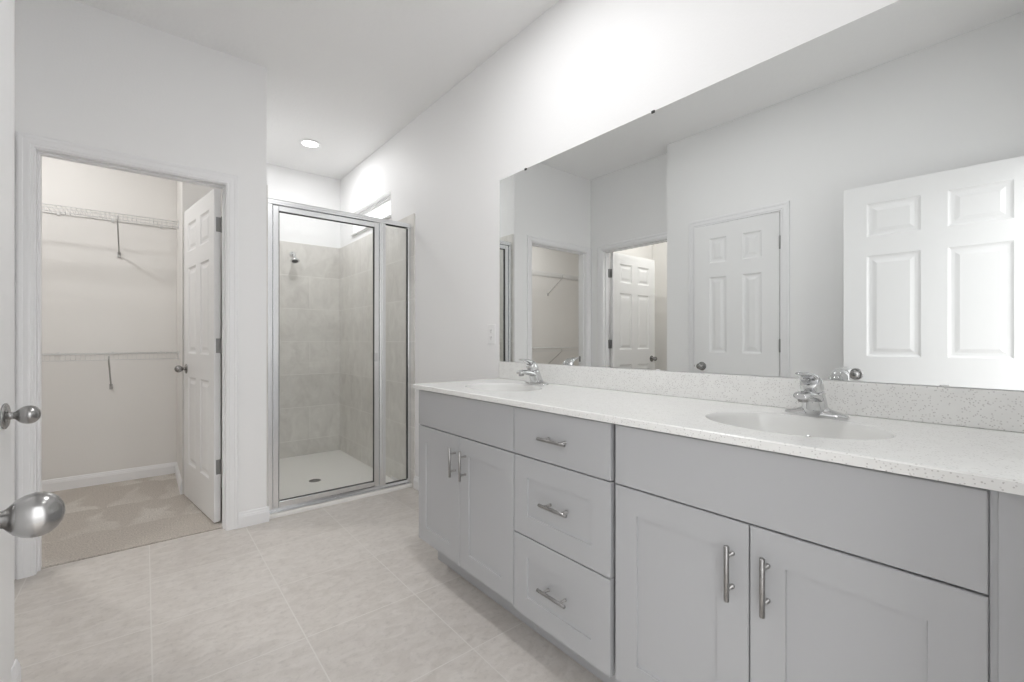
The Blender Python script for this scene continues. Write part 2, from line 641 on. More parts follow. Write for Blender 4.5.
# ------------------------------------------------------------------ trim
def casing_profile(w=0.057, t=0.0125):
    # a = across from the opening outwards, b = out from the wall
    return [(0, 0), (0, t * 0.45), (0.004, t * 0.62), (0.010, t * 0.62), (0.013, t * 0.8), (0.020, t * 0.86),
            (w * 0.62, t * 0.80), (w * 0.70, t * 0.95), (w - 0.008, t), (w - 0.003, t * 0.9), (w, t * 0.7), (w, 0)]


def casing(name, origin, along, out, width, height, label):
    """door casing: origin = floor point at the opening's start, along = unit direction across the opening"""
    A, N, Z = Vector(along), Vector(out), Vector((0, 0, 1))
    O = Vector(origin)
    g = 0.0055
    prof = casing_profile()
    w = prof[-1][0]
    mb = MB()
    # mitred path: left leg, head, right leg
    n = len(prof)
    rings = []
    for (px, pz, ax, az) in ((-g, 0, -1, 0), (-g, height + g, -1, 1), (width + g, height + g, 1, 1), (width + g, 0, 1, 0)):
        rings.append([O + A * (px + ax * a) + Z * (pz + az * a) + N * b for a, b in prof])
    vs = [q for r in rings for q in r]
    fs = []
    for i in range(3):
        for k in range(n):
            k2 = (k + 1) % n
            fs.append((i * n + k, i * n + k2, (i + 1) * n + k2, (i + 1) * n + k))
    fs += [tuple(range(n))[::-1], tuple(range(3 * n, 4 * n))]
    mb.add(vs, fs)
    return struct(name, mb, M['trim'], label, 'door casing')


def jamb(name, origin, along, out, width, height, label, depth=T, stop=0.0):
    """jamb boards lining an opening, with a door stop; out = towards the casing side"""
    A, N, Z = Vector(along), Vector(out), Vector((0, 0, 1))
    O = Vector(origin)
    R = Matrix((A, N, Z)).transposed().to_4x4()
    R.translation = O
    mb = MB()
    e = 0.0003
    mb.box((-0.018 + e, -depth, 0), (0, -e, height + 0.018 - e), R)
    mb.box((width, -depth, 0), (width + 0.018 - e, -e, height + 0.018 - e), R)
    mb.box((0, -depth, height), (width, -e, height + 0.018 - e), R)
    if stop:
        s0, s1 = stop
        mb.box((0, s0, 0), (0.010, s1, height), R)
        mb.box((width - 0.010, s0, 0), (width, s1, height), R)
        mb.box((0.010, s0, height - 0.010), (width - 0.010, s1, height), R)
    return struct(name, mb, M['trim'], label, 'door jamb')


casing('trim_1', (CX0, YC, 0), (1, 0, 0), (0, -1, 0), CX1 - CX0, DOOR_H, 'white moulded casing around the closet doorway')
jamb('trim_2', (CX0, YC, 0), (1, 0, 0), (0, -1, 0), CX1 - CX0, DOOR_H, 'white jamb lining the closet doorway', T, (-0.072, -0.038))
casing('trim_3', (XL, TY0, 0), (0, 1, 0), (1, 0, 0), TY1 - TY0, DOOR_H, 'white moulded casing around the toilet room doorway')
jamb('trim_4', (XL, TY0, 0), (0, 1, 0), (1, 0, 0), TY1 - TY0, DOOR_H, 'white jamb lining the toilet room doorway', T, (-0.072, -0.038))
casing('trim_5', (XJ, LY0, 0), (0, 1, 0), (1, 0, 0), LY1 - LY0, DOOR_H, 'white moulded casing around the closed narrow door')
jamb('trim_6', (XJ, LY0, 0), (0, 1, 0), (1, 0, 0), LY1 - LY0, DOOR_H, 'white jamb around the closed narrow door', T, (-0.072, -0.042))
casing('trim_7', (EX0, YFRONT, 0), (1, 0, 0), (0, 1, 0), EX1 - EX0, DOOR_H, 'white moulded casing around the entry doorway')
jamb('trim_8', (EX0, YFRONT, 0), (1, 0, 0), (0, 1, 0), EX1 - EX0, DOOR_H, 'white jamb lining the entry doorway', T, (-0.072, -0.042))


def base_profile(h=0.092, t=0.013):
    return [(0, 0), (t, 0), (t, h * 0.68), (t * 0.8, h * 0.74), (t * 0.8, h * 0.80), (t * 0.55, h * 0.86), (t * 0.45, h * 0.95), (t * 0.2, h), (0, h)]


def baseboard(name, runs, label, z=0.0):
    mb = MB()
    for (o, out, d, length) in runs:
        mb.prism(base_profile(), out, (0, 0, 1), (o[0], o[1], z), d, length)
    return struct(name, mb, M['trim'], label, 'baseboard')


cw = 0.057 + 0.0055
baseboard('baseboard_closet_wall', [((CX1 + cw, YC, 0), (0, -1, 0), (1, 0, 0), XE - CX1 - cw + 0.013),
                                    ((XE, YC, 0), (1, 0, 0), (0, 1, 0), 0.011)],
          'white baseboard between the closet casing and the shower')
baseboard('baseboard_right', [((XW, 2.005, 0), (-1, 0, 0), (0, 1, 0), 1.085)], 'white baseboard between vanity and shower')
baseboard('baseboard_left', [((XJ, YFRONT, 0), (1, 0, 0), (0, 1, 0), LY0 - cw - YFRONT),
                             ((XJ, LY1 + cw, 0), (1, 0, 0), (0, 1, 0), YJ - LY1 - cw + 0.013),
                             ((XJ, YJ, 0), (0, 1, 0), (-1, 0, 0), XJ - XL)],
          'white baseboard along the left wall')
baseboard('baseboard_closet_back', [((-2.3, CBK, 0), (0, -1, 0), (1, 0, 0), CHX + 2.3)],
          'white baseboard along the closet back wall', 0.008)
baseboard('baseboard_closet_right', [((CHX, CHY, 0), (-1, 0, 0), (0, 1, 0), CBK - CHY - 0.013)],
          'white baseboard on the boxed-out closet corner', 0.008)

# transom window over the shower
mb = MB()
wx0, wx1 = XW + 0.045, XW + 0.095
fw = 0.020
mb.box((wx0, WY0, WZ0), (wx1, WY1, WZ0 + fw)).box((wx0, WY0, WZ1 - fw), (wx1, WY1, WZ1))
mb.box((wx0, WY0, WZ0 + fw), (wx1, WY0 + fw, WZ1 - fw)).box((wx0, WY1 - fw, WZ0 + fw), (wx1, WY1, WZ1 - fw))
wo = struct('window_1', mb, M['vinyl'], 'small transom window high over the shower', 'window', 0.003)
mb = MB()
fw2 = fw + 0.012
mb.box((wx0 + 0.016, WY0 + fw, WZ0 + fw), (wx1 - 0.012, WY1 - fw, WZ0 + fw2)).box((wx0 + 0.016, WY0 + fw, WZ1 - fw2), (wx1 - 0.012, WY1 - fw, WZ1 - fw))
mb.box((wx0 + 0.016, WY0 + fw, WZ0 + fw2), (wx1 - 0.012, WY0 + fw2, WZ1 - fw2)).box((wx0 + 0.016, WY1 - fw2, WZ0 + fw2), (wx1 - 0.012, WY1 - fw, WZ1 - fw2))
mb.build('sash', M['vinyl'], wo, 0.002)
MB().box((wx0 + 0.024, WY0 + fw2 - 0.004, WZ0 + fw2 - 0.004), (wx0 + 0.028, WY1 - fw2 + 0.004, WZ1 - fw2 + 0.004)).build('pane', M['winglass'], wo)
MB().box((XW - 0.022, WY0 - 0.006, WZ0 - 0.001), (wx0, WY1 + 0.022, WZ0 + 0.018)).build('window_sill', M['trim'], wo, 0.004)


# ------------------------------------------------------------------ panel doors
def panel_leaf(Wd, stile, mull, H=2.032, Th=0.035):
    """six-panel leaf: x 0..Wd from the hinge, y 0..Th, z 0..H"""
    pw = (Wd - 2 * stile - mull) / 2
    xs = [0, stile, stile + pw, stile + pw + mull, Wd - stile, Wd]
    zs = [0, 0.245, 0.855, 1.018, 1.615, 1.728, 1.924, H]
    prof = [(0.0, 0.0), (0.004, 0.004), (0.010, 0.0075), (0.014, 0.0085), (0.026, 0.0085), (0.030, 0.0075), (0.046, 0.0025), (0.052, 0.0025)]
    mb = MB()
    for side in (0, 1):
        def P(x, z, d):
            return (x, d if side == 0 else Th - d, z)
        for i in range(5):
            for j in range(7):
                x0, x1, z0, z1 = xs[i], xs[i + 1], zs[j], zs[j + 1]
                if i in (1, 3) and j in (1, 3, 5):
                    for (a, d0), (b, d1) in zip(prof[:-1], prof[1:]):
                        o = [P(x0 + a, z0 + a, d0), P(x1 - a, z0 + a, d0), P(x1 - a, z1 - a, d0), P(x0 + a, z1 - a, d0)]
                        n = [P(x0 + b, z0 + b, d1), P(x1 - b, z0 + b, d1), P(x1 - b, z1 - b, d1), P(x0 + b, z1 - b, d1)]
                        mb.add(o + n, [(k, (k + 1) % 4, 4 + (k + 1) % 4, 4 + k) for k in range(4)])
                    a, d0 = prof[-1]
                    mb.add([P(x0 + a, z0 + a, d0), P(x1 - a, z0 + a, d0), P(x1 - a, z1 - a, d0), P(x0 + a, z1 - a, d0)], [(0, 1, 2, 3)])
                else:
                    mb.add([P(x0, z0, 0), P(x1, z0, 0), P(x1, z1, 0), P(x0, z1, 0)], [(0, 1, 2, 3)])
    # edges
    for j in range(7):
        mb.add([(0, 0, zs[j]), (0, Th, zs[j]), (0, Th, zs[j + 1]), (0, 0, zs[j + 1])], [(0, 1, 2, 3)])
        mb.add([(Wd, 0, zs[j]), (Wd, Th, zs[j]), (Wd, Th, zs[j + 1]), (Wd, 0, zs[j + 1])], [(0, 1, 2, 3)])
    for i in range(5):
        mb.add([(xs[i], 0, 0), (xs[i], Th, 0), (xs[i + 1], Th, 0), (xs[i + 1], 0, 0)], [(0, 1, 2, 3)])
        mb.add([(xs[i], 0, H), (xs[i], Th, H), (xs[i + 1], Th, H), (xs[i + 1], 0, H)], [(0, 1, 2, 3)])
    return mb


KNOB = [(0.0, 0.0), (0.0335, 0.0), (0.035, 0.002), (0.0345, 0.0045), (0.030, 0.007), (0.020, 0.0085), (0.0125, 0.010), (0.0100, 0.013),
        (0.0095, 0.018), (0.0105, 0.022), (0.0145, 0.0255), (0.0195, 0.0305), (0.0232, 0.037), (0.0250, 0.0445), (0.0246, 0.052),
        (0.0222, 0.0585), (0.0175, 0.0640), (0.0110, 0.0680), (0.0050, 0.0697), (0.0, 0.0700)]


def panel_door(name, Wd, stile, mull, loc, rz, label, knob_sides=(0, 1), hinge_side=None, hinge_mode='edge', knob_z=0.908, back=0.066):
    root = thing(name, label, 'door', loc, rz, None, 'structure')
    leaf = panel_leaf(Wd, stile, mull).build('leaf', M['door'], root, 0.0012, seg=1)
    Th = 0.035
    for sd in knob_sides:
        k = MB()
        if sd == 0:
            k.lathe(KNOB, 32, aim((Wd - back, 0.0005, knob_z), (Wd - back, -1, knob_z)))
        else:
            k.lathe(KNOB, 32, aim((Wd - back, Th - 0.0005, knob_z), (Wd - back, 1, knob_z)))
        k.build('door_knob', M['nickel'], root)['label'] = 'brushed nickel egg-shaped knob'
    k = MB().box((Wd - 0.0005, Th / 2 - 0.0125, knob_z - 0.028), (Wd + 0.0012, Th / 2 + 0.0125, knob_z + 0.028))
    k.box((Wd, Th / 2 - 0.006, knob_z - 0.008), (Wd + 0.008, Th / 2 + 0.006, knob_z + 0.008))
    k.build('latch', M['nickel'], root, 0.001)
    if hinge_side is not None:
        for hz in (0.335, 1.075, 1.815):
            h = MB()
            yk = -0.005 if hinge_side == 0 else Th + 0.005
            h.tube([(-0.003, yk, hz - 0.046), (-0.003, yk, hz + 0.046)], 0.0062, 12)
            h.tube([(-0.003, yk, hz + 0.046), (-0.003, yk, hz + 0.052)], [0.004, 0.0025], 10)
            if hinge_mode == 'book':     # the other leaf, on the jamb face
                h.box((0.0, -0.0045, hz - 0.0445), (-0.034, -0.0020, hz + 0.0445))
            if hinge_mode in ('edge', 'book'):     # leaf plate let into the door's edge
                y0 = 0.0 if hinge_side == 0 else 0.010
                h.box((-0.0022, y0, hz - 0.0445), (0.0004, y0 + 0.025, hz + 0.0445))
                for sz in (-0.03, 0.0, 0.03):
                    h.lathe([(0.0036, 0.0), (0.003, 0.0008), (0.0, 0.001)], 10, aim((-0.0022, y0 + 0.0125 + (0.005 if sz else -0.005), hz + sz), (-1, y0 + 0.0125, hz + sz)))
            h.build('hinge', M['hinge'], root, 0.0004)
    return root


def face_angle(dx, dy):
    return math.atan2(dy, dx)


# door_1: closet door, swung into the closet; its hinge edge faces the room
CD = Vector((-0.142, 0.99, 0)).normalized()
cw_ = 0.738
# local +y (thickness) points to the left of the leaf direction; leaf's camera face is y = Th
ang = face_angle(CD.x, CD.y)
hx, hy = 0.3615, 3.238
panel_door('door_1', cw_, 0.113, 0.105, (hx, hy, 0.016), ang,
           'white six-panel door standing open inside the closet', (0, 1), 0, 'edge')
# door_2: toilet room door, swung 90 degrees into that room
panel_door('door_2', 0.75, 0.113, 0.105, (XL - T - 0.003, 2.933, 0.012), math.pi + math.radians(1.0),
           'white six-panel door standing open in the left doorway beside the closet, seen in the mirror', (0, 1), 0, 'book')
# door_3: closed narrow door in the left wall
panel_door('door_3', LY1 - LY0 - 0.007, 0.118, 0.118, (XJ - 0.002, LY0 + 0.004, 0.010), math.pi / 2 - math.radians(3.4),
           'narrow white six-panel door in the left wall, barely ajar, seen in the mirror', (0,), 0, 'knuckle', back=0.06)
# door_4: entry door, swung in against the left wall
ea = Vector((0.0745, 0.806, 0)).normalized()
panel_door('door_4', 0.810, 0.113, 0.108, (-0.2105, 0.004, 0.012), face_angle(ea.x, ea.y),
           'white six-panel entry door with a large egg-shaped knob at the near left, swung open into the room', (0, 1), 0, 'knuckle', back=0.062)

# strike plates on the jambs
mb = MB().box((CX0, YC + 0.078, 0.90), (CX0 + 0.0012, YC + 0.106, 0.958))
s_ = tag(mb.build('strike_plate', M['hinge'], None, 0.0004), 'small metal strike plate on the left jamb of the closet doorway', 'strike plate')
mb = MB()

# ------------------------------------------------------------------ shower
TZ = 2.095
tt = 0.009
mb = MB().box((XE + tt, YBACK - tt, -0.06), (XW - tt, YBACK, TZ))
struct('wall_tile_back', mb, M['wtile'], 'grey stone-look tile on the shower back wall', 'wall tile', 0.0015)
mb = MB()
mb.box((XW - tt, 3.088, 0.0), (XW, WY0 - 0.02, TZ)).box((XW - tt, WY0 - 0.02, -0.06), (XW, YBACK - tt, TZ))
struct('wall_tile_right', mb, M['wtile'], 'grey stone-look tile on the shower wall under the transom window', 'wall tile', 0.0)
mb = MB().box((XE, YC + 0.012, 0.0), (XE + tt, YBACK - tt, TZ))
struct('wall_tile_left', mb, M['wtile'], 'grey stone-look tile on the shower wall beside the closet', 'wall tile', 0.0015)

# pan: sloped floor with a raised front kerb
pan = thing('shower_pan', 'white shower base with a low front kerb and round drain', 'shower pan', (0, 0, 0))
px0, px1, py0, py1 = XE + tt + 0.001, XW - tt - 0.001, 3.118, YBACK - tt - 0.001
kx0 = XE + 0.014
dcx, dcy, dz = 1.09, 3.88, -0.036
mb = MB()
N = 24
outer = []
ring = []
fy0 = 3.19


def rect_pt(a):
    cx, cy = dcx, dcy
    ca, sa = math.cos(a), math.sin(a)
    tx = ((px1 - cx) / ca) if ca > 1e-9 else ((px0 - cx) / ca if ca < -1e-9 else 1e9)
    ty = ((py1 - cy) / sa) if sa > 1e-9 else ((fy0 - cy) / sa if sa < -1e-9 else 1e9)
    t = min(tx, ty)
    return cx + ca * t, cy + sa * t


angs = sorted([2 * math.pi * k / 40 for k in range(40)] +
              [math.atan2(py1 - dcy, px1 - dcx) % (2 * math.pi), math.atan2(py1 - dcy, px0 - dcx) % (2 * math.pi),
               math.atan2(fy0 - dcy, px1 - dcx) % (2 * math.pi), math.atan2(fy0 - dcy, px0 - dcx) % (2 * math.pi)])
vs = []
for a in angs:
    x, y = rect_pt(a)
    vs.append((x, y, -0.022))
for a in angs:
    vs.append((dcx + 0.045 * math.cos(a), dcy + 0.045 * math.sin(a), dz))
for a in angs:
    x, y = rect_pt(a)
    vs.append((x, y, -0.09))
n = len(angs)
fs = []
for k in range(n):
    k2 = (k + 1) % n
    fs.append((k, k2, n + k2, n + k))
    fs.append((2 * n + k, 2 * n + k2, k2, k))
fs.append(tuple(range(n, 2 * n)))
mb.add(vs, fs)
# kerb
mb.prism([(py0, 0.001), (py0, 0.020), (py0 + 0.006, 0.026), (fy0 - 0.012, 0.026), (fy0, 0.018), (fy0, -0.09), (3.158, -0.09), (3.158, 0.001)],
         (0, 1, 0), (0, 0, 1), (kx0, 0, 0), (1, 0, 0), XW - tt - 0.001 - kx0)
mb.build('base', M['pan'], pan, 0.0)
mb = MB().lathe([(0.0, dz + 0.003), (0.030, dz + 0.003), (0.044, dz + 0.0025), (0.048, dz - 0.001), (0.048, dz - 0.01)], 32, Matrix.Translation((dcx, dcy, 0)))
dr = mb.build('drain', M['nickel'], pan)
mb = MB()
for r in (0.012, 0.022, 0.032):
    for k in range(int(r * 500)):
        a = 2 * math.pi * k / int(r * 500)
        mb.lathe([(0.0028, dz + 0.0038), (0.0, dz + 0.0039)], 8, Matrix.Translation((dcx + r * math.cos(a), dcy + r * math.sin(a), 0)))
mb.build('drain_holes', M['black'], dr)

# framed glass enclosure
YS = 3.150
enc = thing('shower_enclosure', 'silver framed glass shower door with a narrow fixed side pane', 'shower enclosure', (0, 0, 0))
ex0, ex1 = XE + tt + 0.002, XW - tt - 0.001


def rail_prof(w, d, lip=0.004):
    return [(-d / 2, 0), (d / 2, 0), (d / 2, w * 0.35), (d / 2 - lip, w * 0.45), (d / 2 - lip, w * 0.8), (d / 2 - lip * 2, w),
            (-d / 2 + lip * 2, w), (-d / 2 + lip, w * 0.8), (-d / 2 + lip, w * 0.45), (-d / 2, w * 0.35)]


mb = MB().prism(rail_prof(0.034, 0.052), (0, 1, 0), (0, 0, 1), (ex0, YS, 1.987), (1, 0, 0), ex1 - ex0)
mb.build('header_rail', M['frame'], enc, 0.0012)
mb = MB().prism([(-0.026, 0), (0.026, 0), (0.026, 0.016), (0.012, 0.020), (0.008, 0.030), (-0.006, 0.030), (-0.010, 0.012), (-0.026, 0.008)],
                (0, 1, 0), (0, 0, 1), (ex0, YS, 0.0265), (1, 0, 0), ex1 - ex0)
mb.build('sill_track', M['frame'], enc, 0.0012)
mb = MB().box((ex0, YS - 0.022, 0.057), (ex0 + 0.027, YS + 0.022, 1.987))
mb.box((ex0 + 0.027, YS - 0.006, 0.057), (ex0 + 0.030, YS + 0.018, 1.987))
mb.build('wall_jamb', M['frame'], enc, 0.0025)
mb = MB().box((ex1 - 0.026, YS - 0.018, 0.057), (ex1, YS + 0.018, 1.987))
mb.build('wall_jamb', M['frame'], enc, 0.0025)
MB().box((ex1 - 0.033, YS - 0.006, 0.064), (ex1 - 0.0262, YS + 0.006, 1.980)).build('gasket', M['gasket'], enc)
POST0, POST1 = 1.331, 1.376
mb = MB().box((POST0, YS - 0.022, 0.057), (POST1, YS + 0.022, 1.987))
mb.prism([(-0.010, -0.022), (-0.006, -0.026), (0.006, -0.026), (0.010, -0.022)], (1, 0, 0), (0, 1, 0), ((POST0 + POST1) / 2, YS, 0.057), (0, 0, 1), 1.93)
mb.build('mullion_post', M['frame'], enc, 0.003)
mb = MB().box((POST1 + 0.0005, YS - 0.003, 0.058), (ex1 - 0.0335, YS + 0.003, 1.986))
mb.build('fixed_pane', M['glass'], enc)
MB().box((POST1 + 0.0005, YS - 0.012, 0.057), (ex1 - 0.0335, YS - 0.0035, 0.066)).build('glazing_strip', M['gasket'], enc, 0.001)
MB().box((POST1 + 0.0005, YS - 0.012, 1.979), (ex1 - 0.0335, YS - 0.0035, 1.987)).build('glazing_strip', M['gasket'], enc, 0.001)
# door leaf
dx0, dx1, dz0, dz1 = ex0 + 0.0315, POST0 - 0.003, 0.060, 1.984
dw = 0.034
dr_ = MB()
dr_.box((dx0, YS - 0.014, dz0), (dx0 + dw, YS + 0.014, dz1)).box((dx1 - dw, YS - 0.014, dz0), (dx1, YS + 0.014, dz1))
dr_.box((dx0 + dw, YS - 0.014, dz1 - dw), (dx1 - dw, YS + 0.014, dz1)).box((dx0 + dw, YS - 0.014, dz0), (dx1 - dw, YS + 0.014, dz0 + dw))
dfr = dr_.build('door', M['frame'], enc, 0.003)
mb = MB()
g0, g1 = dw, 0.0045
mb.box((dx0 + dw, YS - 0.008, dz0 + dw), (dx0 + dw + g1, YS + 0.008, dz1 - dw)).box((dx1 - dw - g1, YS - 0.008, dz0 + dw), (dx1 - dw, YS + 0.008, dz1 - dw))
mb.box((dx0 + dw + g1, YS - 0.008, dz1 - dw - g1), (dx1 - dw - g1, YS + 0.008, dz1 - dw)).box((dx0 + dw + g1, YS - 0.008, dz0 + dw), (dx1 - dw - g1, YS + 0.008, dz0 + dw + g1))
mb.build('gasket', M['gasket'], dfr)
MB().box((dx0 + dw + g1, YS - 0.003, dz0 + dw + g1), (dx1 - dw - g1, YS + 0.003, dz1 - dw - g1)).build('glass_pane', M['glass'], dfr)
mb = MB()
hxh = dx1 - dw + 0.006
mb.box((hxh - 0.014, YS - 0.034, 0.972), (hxh - 0.002, YS - 0.030, 1.032)).box((hxh - 0.004, YS - 0.034, 0.972), (hxh, YS - 0.0145, 1.032))
mb.box((hxh - 0.004, YS - 0.018, 0.972), (hxh + 0.016, YS - 0.0145, 1.032))
mb.build('handle', M['chrome'], dfr, 0.0012)

# shower head on the back wall
sh = thing('showerhead', 'chrome shower head on a bent arm on the tiled back wall', 'shower head', (1.128, YBACK - tt, 1.972))
mb = MB().lathe([(0.0, 0.0), (0.030, 0.0), (0.029, 0.006), (0.018, 0.014), (0.010, 0.016)], 28, aim((0, 0, 0), (0, -1, 0)))
mb.build('escutcheon', M['chrome'], sh)
arm = [(0, -0.005, 0), (0, -0.025, 0.001), (0, -0.045, -0.004), (0, -0.060, -0.014), (0, -0.068, -0.026)]
MB().tube(arm, 0.0085, 14).build('arm', M['chrome'], sh)
p0 = Vector((0, -0.068, -0.026))
d0 = Vector((0, -0.42, -0.90)).normalized()
hd = MB().lathe([(0.0, -0.004), (0.012, -0.004), (0.0145, 0.003), (0.012, 0.012), (0.014, 0.018), (0.030, 0.036), (0.040, 0.050), (0.041, 0.056), (0.036, 0.060), (0.034, 0.058)], 32, aim(p0, p0 + d0))
ho = hd.build('spray_head', M['chrome'], sh)
mb = MB().lathe([(0.0, 0.0585), (0.018, 0.0588), (0.034, 0.0575), (0.034, 0.054)], 32, aim(p0, p0 + d0))
mb.build('nozzle_plate', M['dark'], ho)


# ------------------------------------------------------------------ vanity
XF = 1.052                  # door and drawer faces
XCAR = 1.081                # carcass face
XCT = 1.032                 # counter edge
CABZ0, CABZ1 = 0.143, 0.8835
ZT1, ZT0 = 0.8775, 0.7085   # top row
ZD1, ZD0 = 0.7045, 0.1440   # doors


def shaker(y0, y1, z0, z1, rail=0.072, depth=0.0055, t=0.021):
    """recessed-panel front facing -x at XF"""
    mb = MB()
    a0, a1, b0, b1 = y0 + rail, y1 - rail, z0 + rail, z1 - rail
    xs, xd = XF, XF + depth

    def P(x, y, z):
        return (x, y, z)
    e = 0.0018
    o = [(y0 + e, z0 + e), (y1 - e, z0 + e), (y1 - e, z1 - e), (y0 + e, z1 - e)]
    oo = [(y0, z0), (y1, z0), (y1, z1), (y0, z1)]
    i = [(a0, b0), (a1, b0), (a1, b1), (a0, b1)]
    e2 = 0.0012
    ii = [(a0 + e2, b0 + e2), (a1 - e2, b0 + e2), (a1 - e2, b1 - e2), (a0 + e2, b1 - e2)]
    vs = [P(xs + t, *q) for q in oo] + [P(xs + e, *q) for q in oo] + [P(xs, *q) for q in o] + [P(xs, *q) for q in i] + [P(xd, *q) for q in ii]
    fs = [(0, 1, 2, 3)]
    for r in range(4):
        for k in range(4):
            k2 = (k + 1) % 4
            fs.append((r * 4 + k, r * 4 + k2, (r + 1) * 4 + k2, (r + 1) * 4 + k))
    fs.append((16, 17, 18, 19))
    return mb.add(vs, fs)


def slab(y0, y1, z0, z1, t=0.021):
    e = 0.0018
    o = [(y0 + e, z0 + e), (y1 - e, z0 + e), (y1 - e, z1 - e), (y0 + e, z1 - e)]
    oo = [(y0, z0), (y1, z0), (y1, z1), (y0, z1)]
    vs = [(XF + t, *q) for q in oo] + [(XF + e, *q) for q in oo] + [(XF, *q) for q in o]
    fs = [(0, 1, 2, 3)]
    for r in range(2):
        for k in range(4):
            k2 = (k + 1) % 4
            fs.append((r * 4 + k, r * 4 + k2, (r + 1) * 4 + k2, (r + 1) * 4 + k))
    fs.append((8, 9, 10, 11))
    return MB().add(vs, fs)


def pull(parent, y, z, vertical):
    L, c, r = 0.0635, 0.038, 0.0058
    xb = XF - 0.030
    mb = MB()
    if vertical:
        mb.tube([(xb, y, z - L), (xb, y, z - L + 0.001), (xb, y, z + L - 0.001), (xb, y, z + L)], [r * 0.85, r, r, r * 0.85], 16)
        for s in (-c, c):
            mb.tube([(xb, y, z + s), (XF - 0.0035, y, z + s), (XF - 0.0035, y, z + s), (XF + 0.0004, y, z + s)], [0.0042, 0.0042, 0.0056, 0.0056], 14)
    else:
        mb.tube([(xb, y - L, z), (xb, y - L + 0.001, z), (xb, y + L - 0.001, z), (xb, y + L, z)], [r * 0.85, r, r, r * 0.85], 16)
        for s in (-c, c):
            mb.tube([(xb, y + s, z), (XF - 0.0035, y + s, z), (XF - 0.0035, y + s, z), (XF + 0.0004, y + s, z)], [0.0042, 0.0042, 0.0056, 0.0056], 14)
    h = mb.build('handle', M['pull'], parent)
    h['label'] = 'brushed nickel bar pull'
    return h


def cabinet(label, y0, y1):
    root = thing('vanity_cabinet', label, 'cabinet', (0, 0, 0), 0, 'grey vanity cabinet units')
    mb = MB()
    xb = XW - 0.022
    e = 0.0004
    yy0, yy1 = y0 + e, y1 - e
    # box with open-frame face
    mb.box((XCAR, yy0, CABZ0), (xb, yy0 + 0.016, CABZ1)).box((XCAR, yy1 - 0.016, CABZ0), (xb, yy1, CABZ1))
    mb.box((XCAR, yy0 + 0.016, CABZ0), (xb, yy1 - 0.016, CABZ0 + 0.016)).box((xb - 0.008, yy0 + 0.016, CABZ0 + 0.016), (xb, yy1 - 0.016, CABZ1))
    mb.box((XCAR, yy0 + 0.016, CABZ1 - 0.045), (XCAR + 0.019, yy1 - 0.016, CABZ1 - 0.0)).box((XCAR, yy0 + 0.016, 0.690), (XCAR + 0.019, yy1 - 0.016, 0.722))
    mb.box((XCAR, yy0 + 0.016, 0.40), (XCAR + 0.019, yy0 + 0.030, 0.690)).box((XCAR, yy1 - 0.030, 0.40), (XCAR + 0.019, yy1 - 0.016, 0.690))
    mb.build('body', M['cabinet'], root)
    MB().box((1.163, yy0, 0.0005), (1.178, yy1, CABZ0 - 0.0005)).build('toe_kick', M['cabinet'], root, 0.001)
    return root


# sink base at the far end: y 1.2635 .. 2.000
c1 = cabinet('grey sink base cabinet at the far end of the vanity, beside the shower', 1.263, 2.003)
slab(1.2655, 2.001, ZT0, ZT1).build('false_front', M['cabinet'], c1)
for (a, b, hy_) in ((1.6345, 2.001, 1.662), (1.2655, 1.6315, 1.582)):
    d = shaker(a, b, ZD0, ZD1).build('door', M['cabinet'], c1)
    pull(d, hy_, 0.592, True)
# drawer bank in the middle
c2 = cabinet('grey three-drawer cabinet in the middle of the vanity', 0.8125, 1.2625)
d = slab(0.8215, 1.2605, ZT0, ZT1).build('drawer', M['cabinet'], c2)
d['label'] = 'shallow top drawer with a plain flat front'
pull(d, 1.040, 0.7905, False)
d = shaker(0.8215, 1.2605, 0.4225, ZD1).build('drawer', M['cabinet'], c2)
d['label'] = 'middle drawer with a recessed-panel front'
pull(d, 1.033, 0.5685, False)
d = shaker(0.8225, 1.2615, 0.1330, 0.4185).build('drawer', M['cabinet'], c2)
d['label'] = 'bottom drawer with a recessed-panel front'
pull(d, 1.040, 0.280, False)
# sink base at the near end
c3 = cabinet('grey sink base cabinet at the near end of the vanity', 0.0615, 0.812)
slab(0.0640, 0.8035, ZT0, ZT1).build('false_front', M['cabinet'], c3)
for (a, b, hy_) in ((0.4345, 0.8035, 0.470), (0.0640, 0.4315, 0.394)):
    d = shaker(a, b, ZD0, ZD1).build('door', M['cabinet'], c3)
    pull(d, hy_, 0.590, True)
# filler at the wall
mb = MB().box((XF + 0.002, -0.0195, CABZ0), (XCAR + 0.012, 0.0535, CABZ1))
mb.box((XF + 0.0065, 0.040, CABZ0), (XCAR - 0.0005, 0.0633, CABZ1))
mb.box((1.163, -0.0195, 0.0005), (1.178, 0.061, CABZ0))
fl = tag(mb.build('filler_panel', M['cabinet'], None, 0.0012), 'narrow grey filler strip between the near cabinet and the entry wall', 'filler panel')

# countertop with two oval openings
CT0, CT1 = 0.8845, 0.906
CY0, CY1 = -0.0195, 2.024
SINKS = ((1.292, 0.432), (1.292, 1.631))
SA, SB = 0.158, 0.212       # half axes in x and y
mb = MB()
XB = XW - 0.0005
NS = 48


def oval(cx, cy, a, b, k):
    t = 2 * math.pi * k / NS
    return cx + a * math.cos(t), cy + b * math.sin(t)


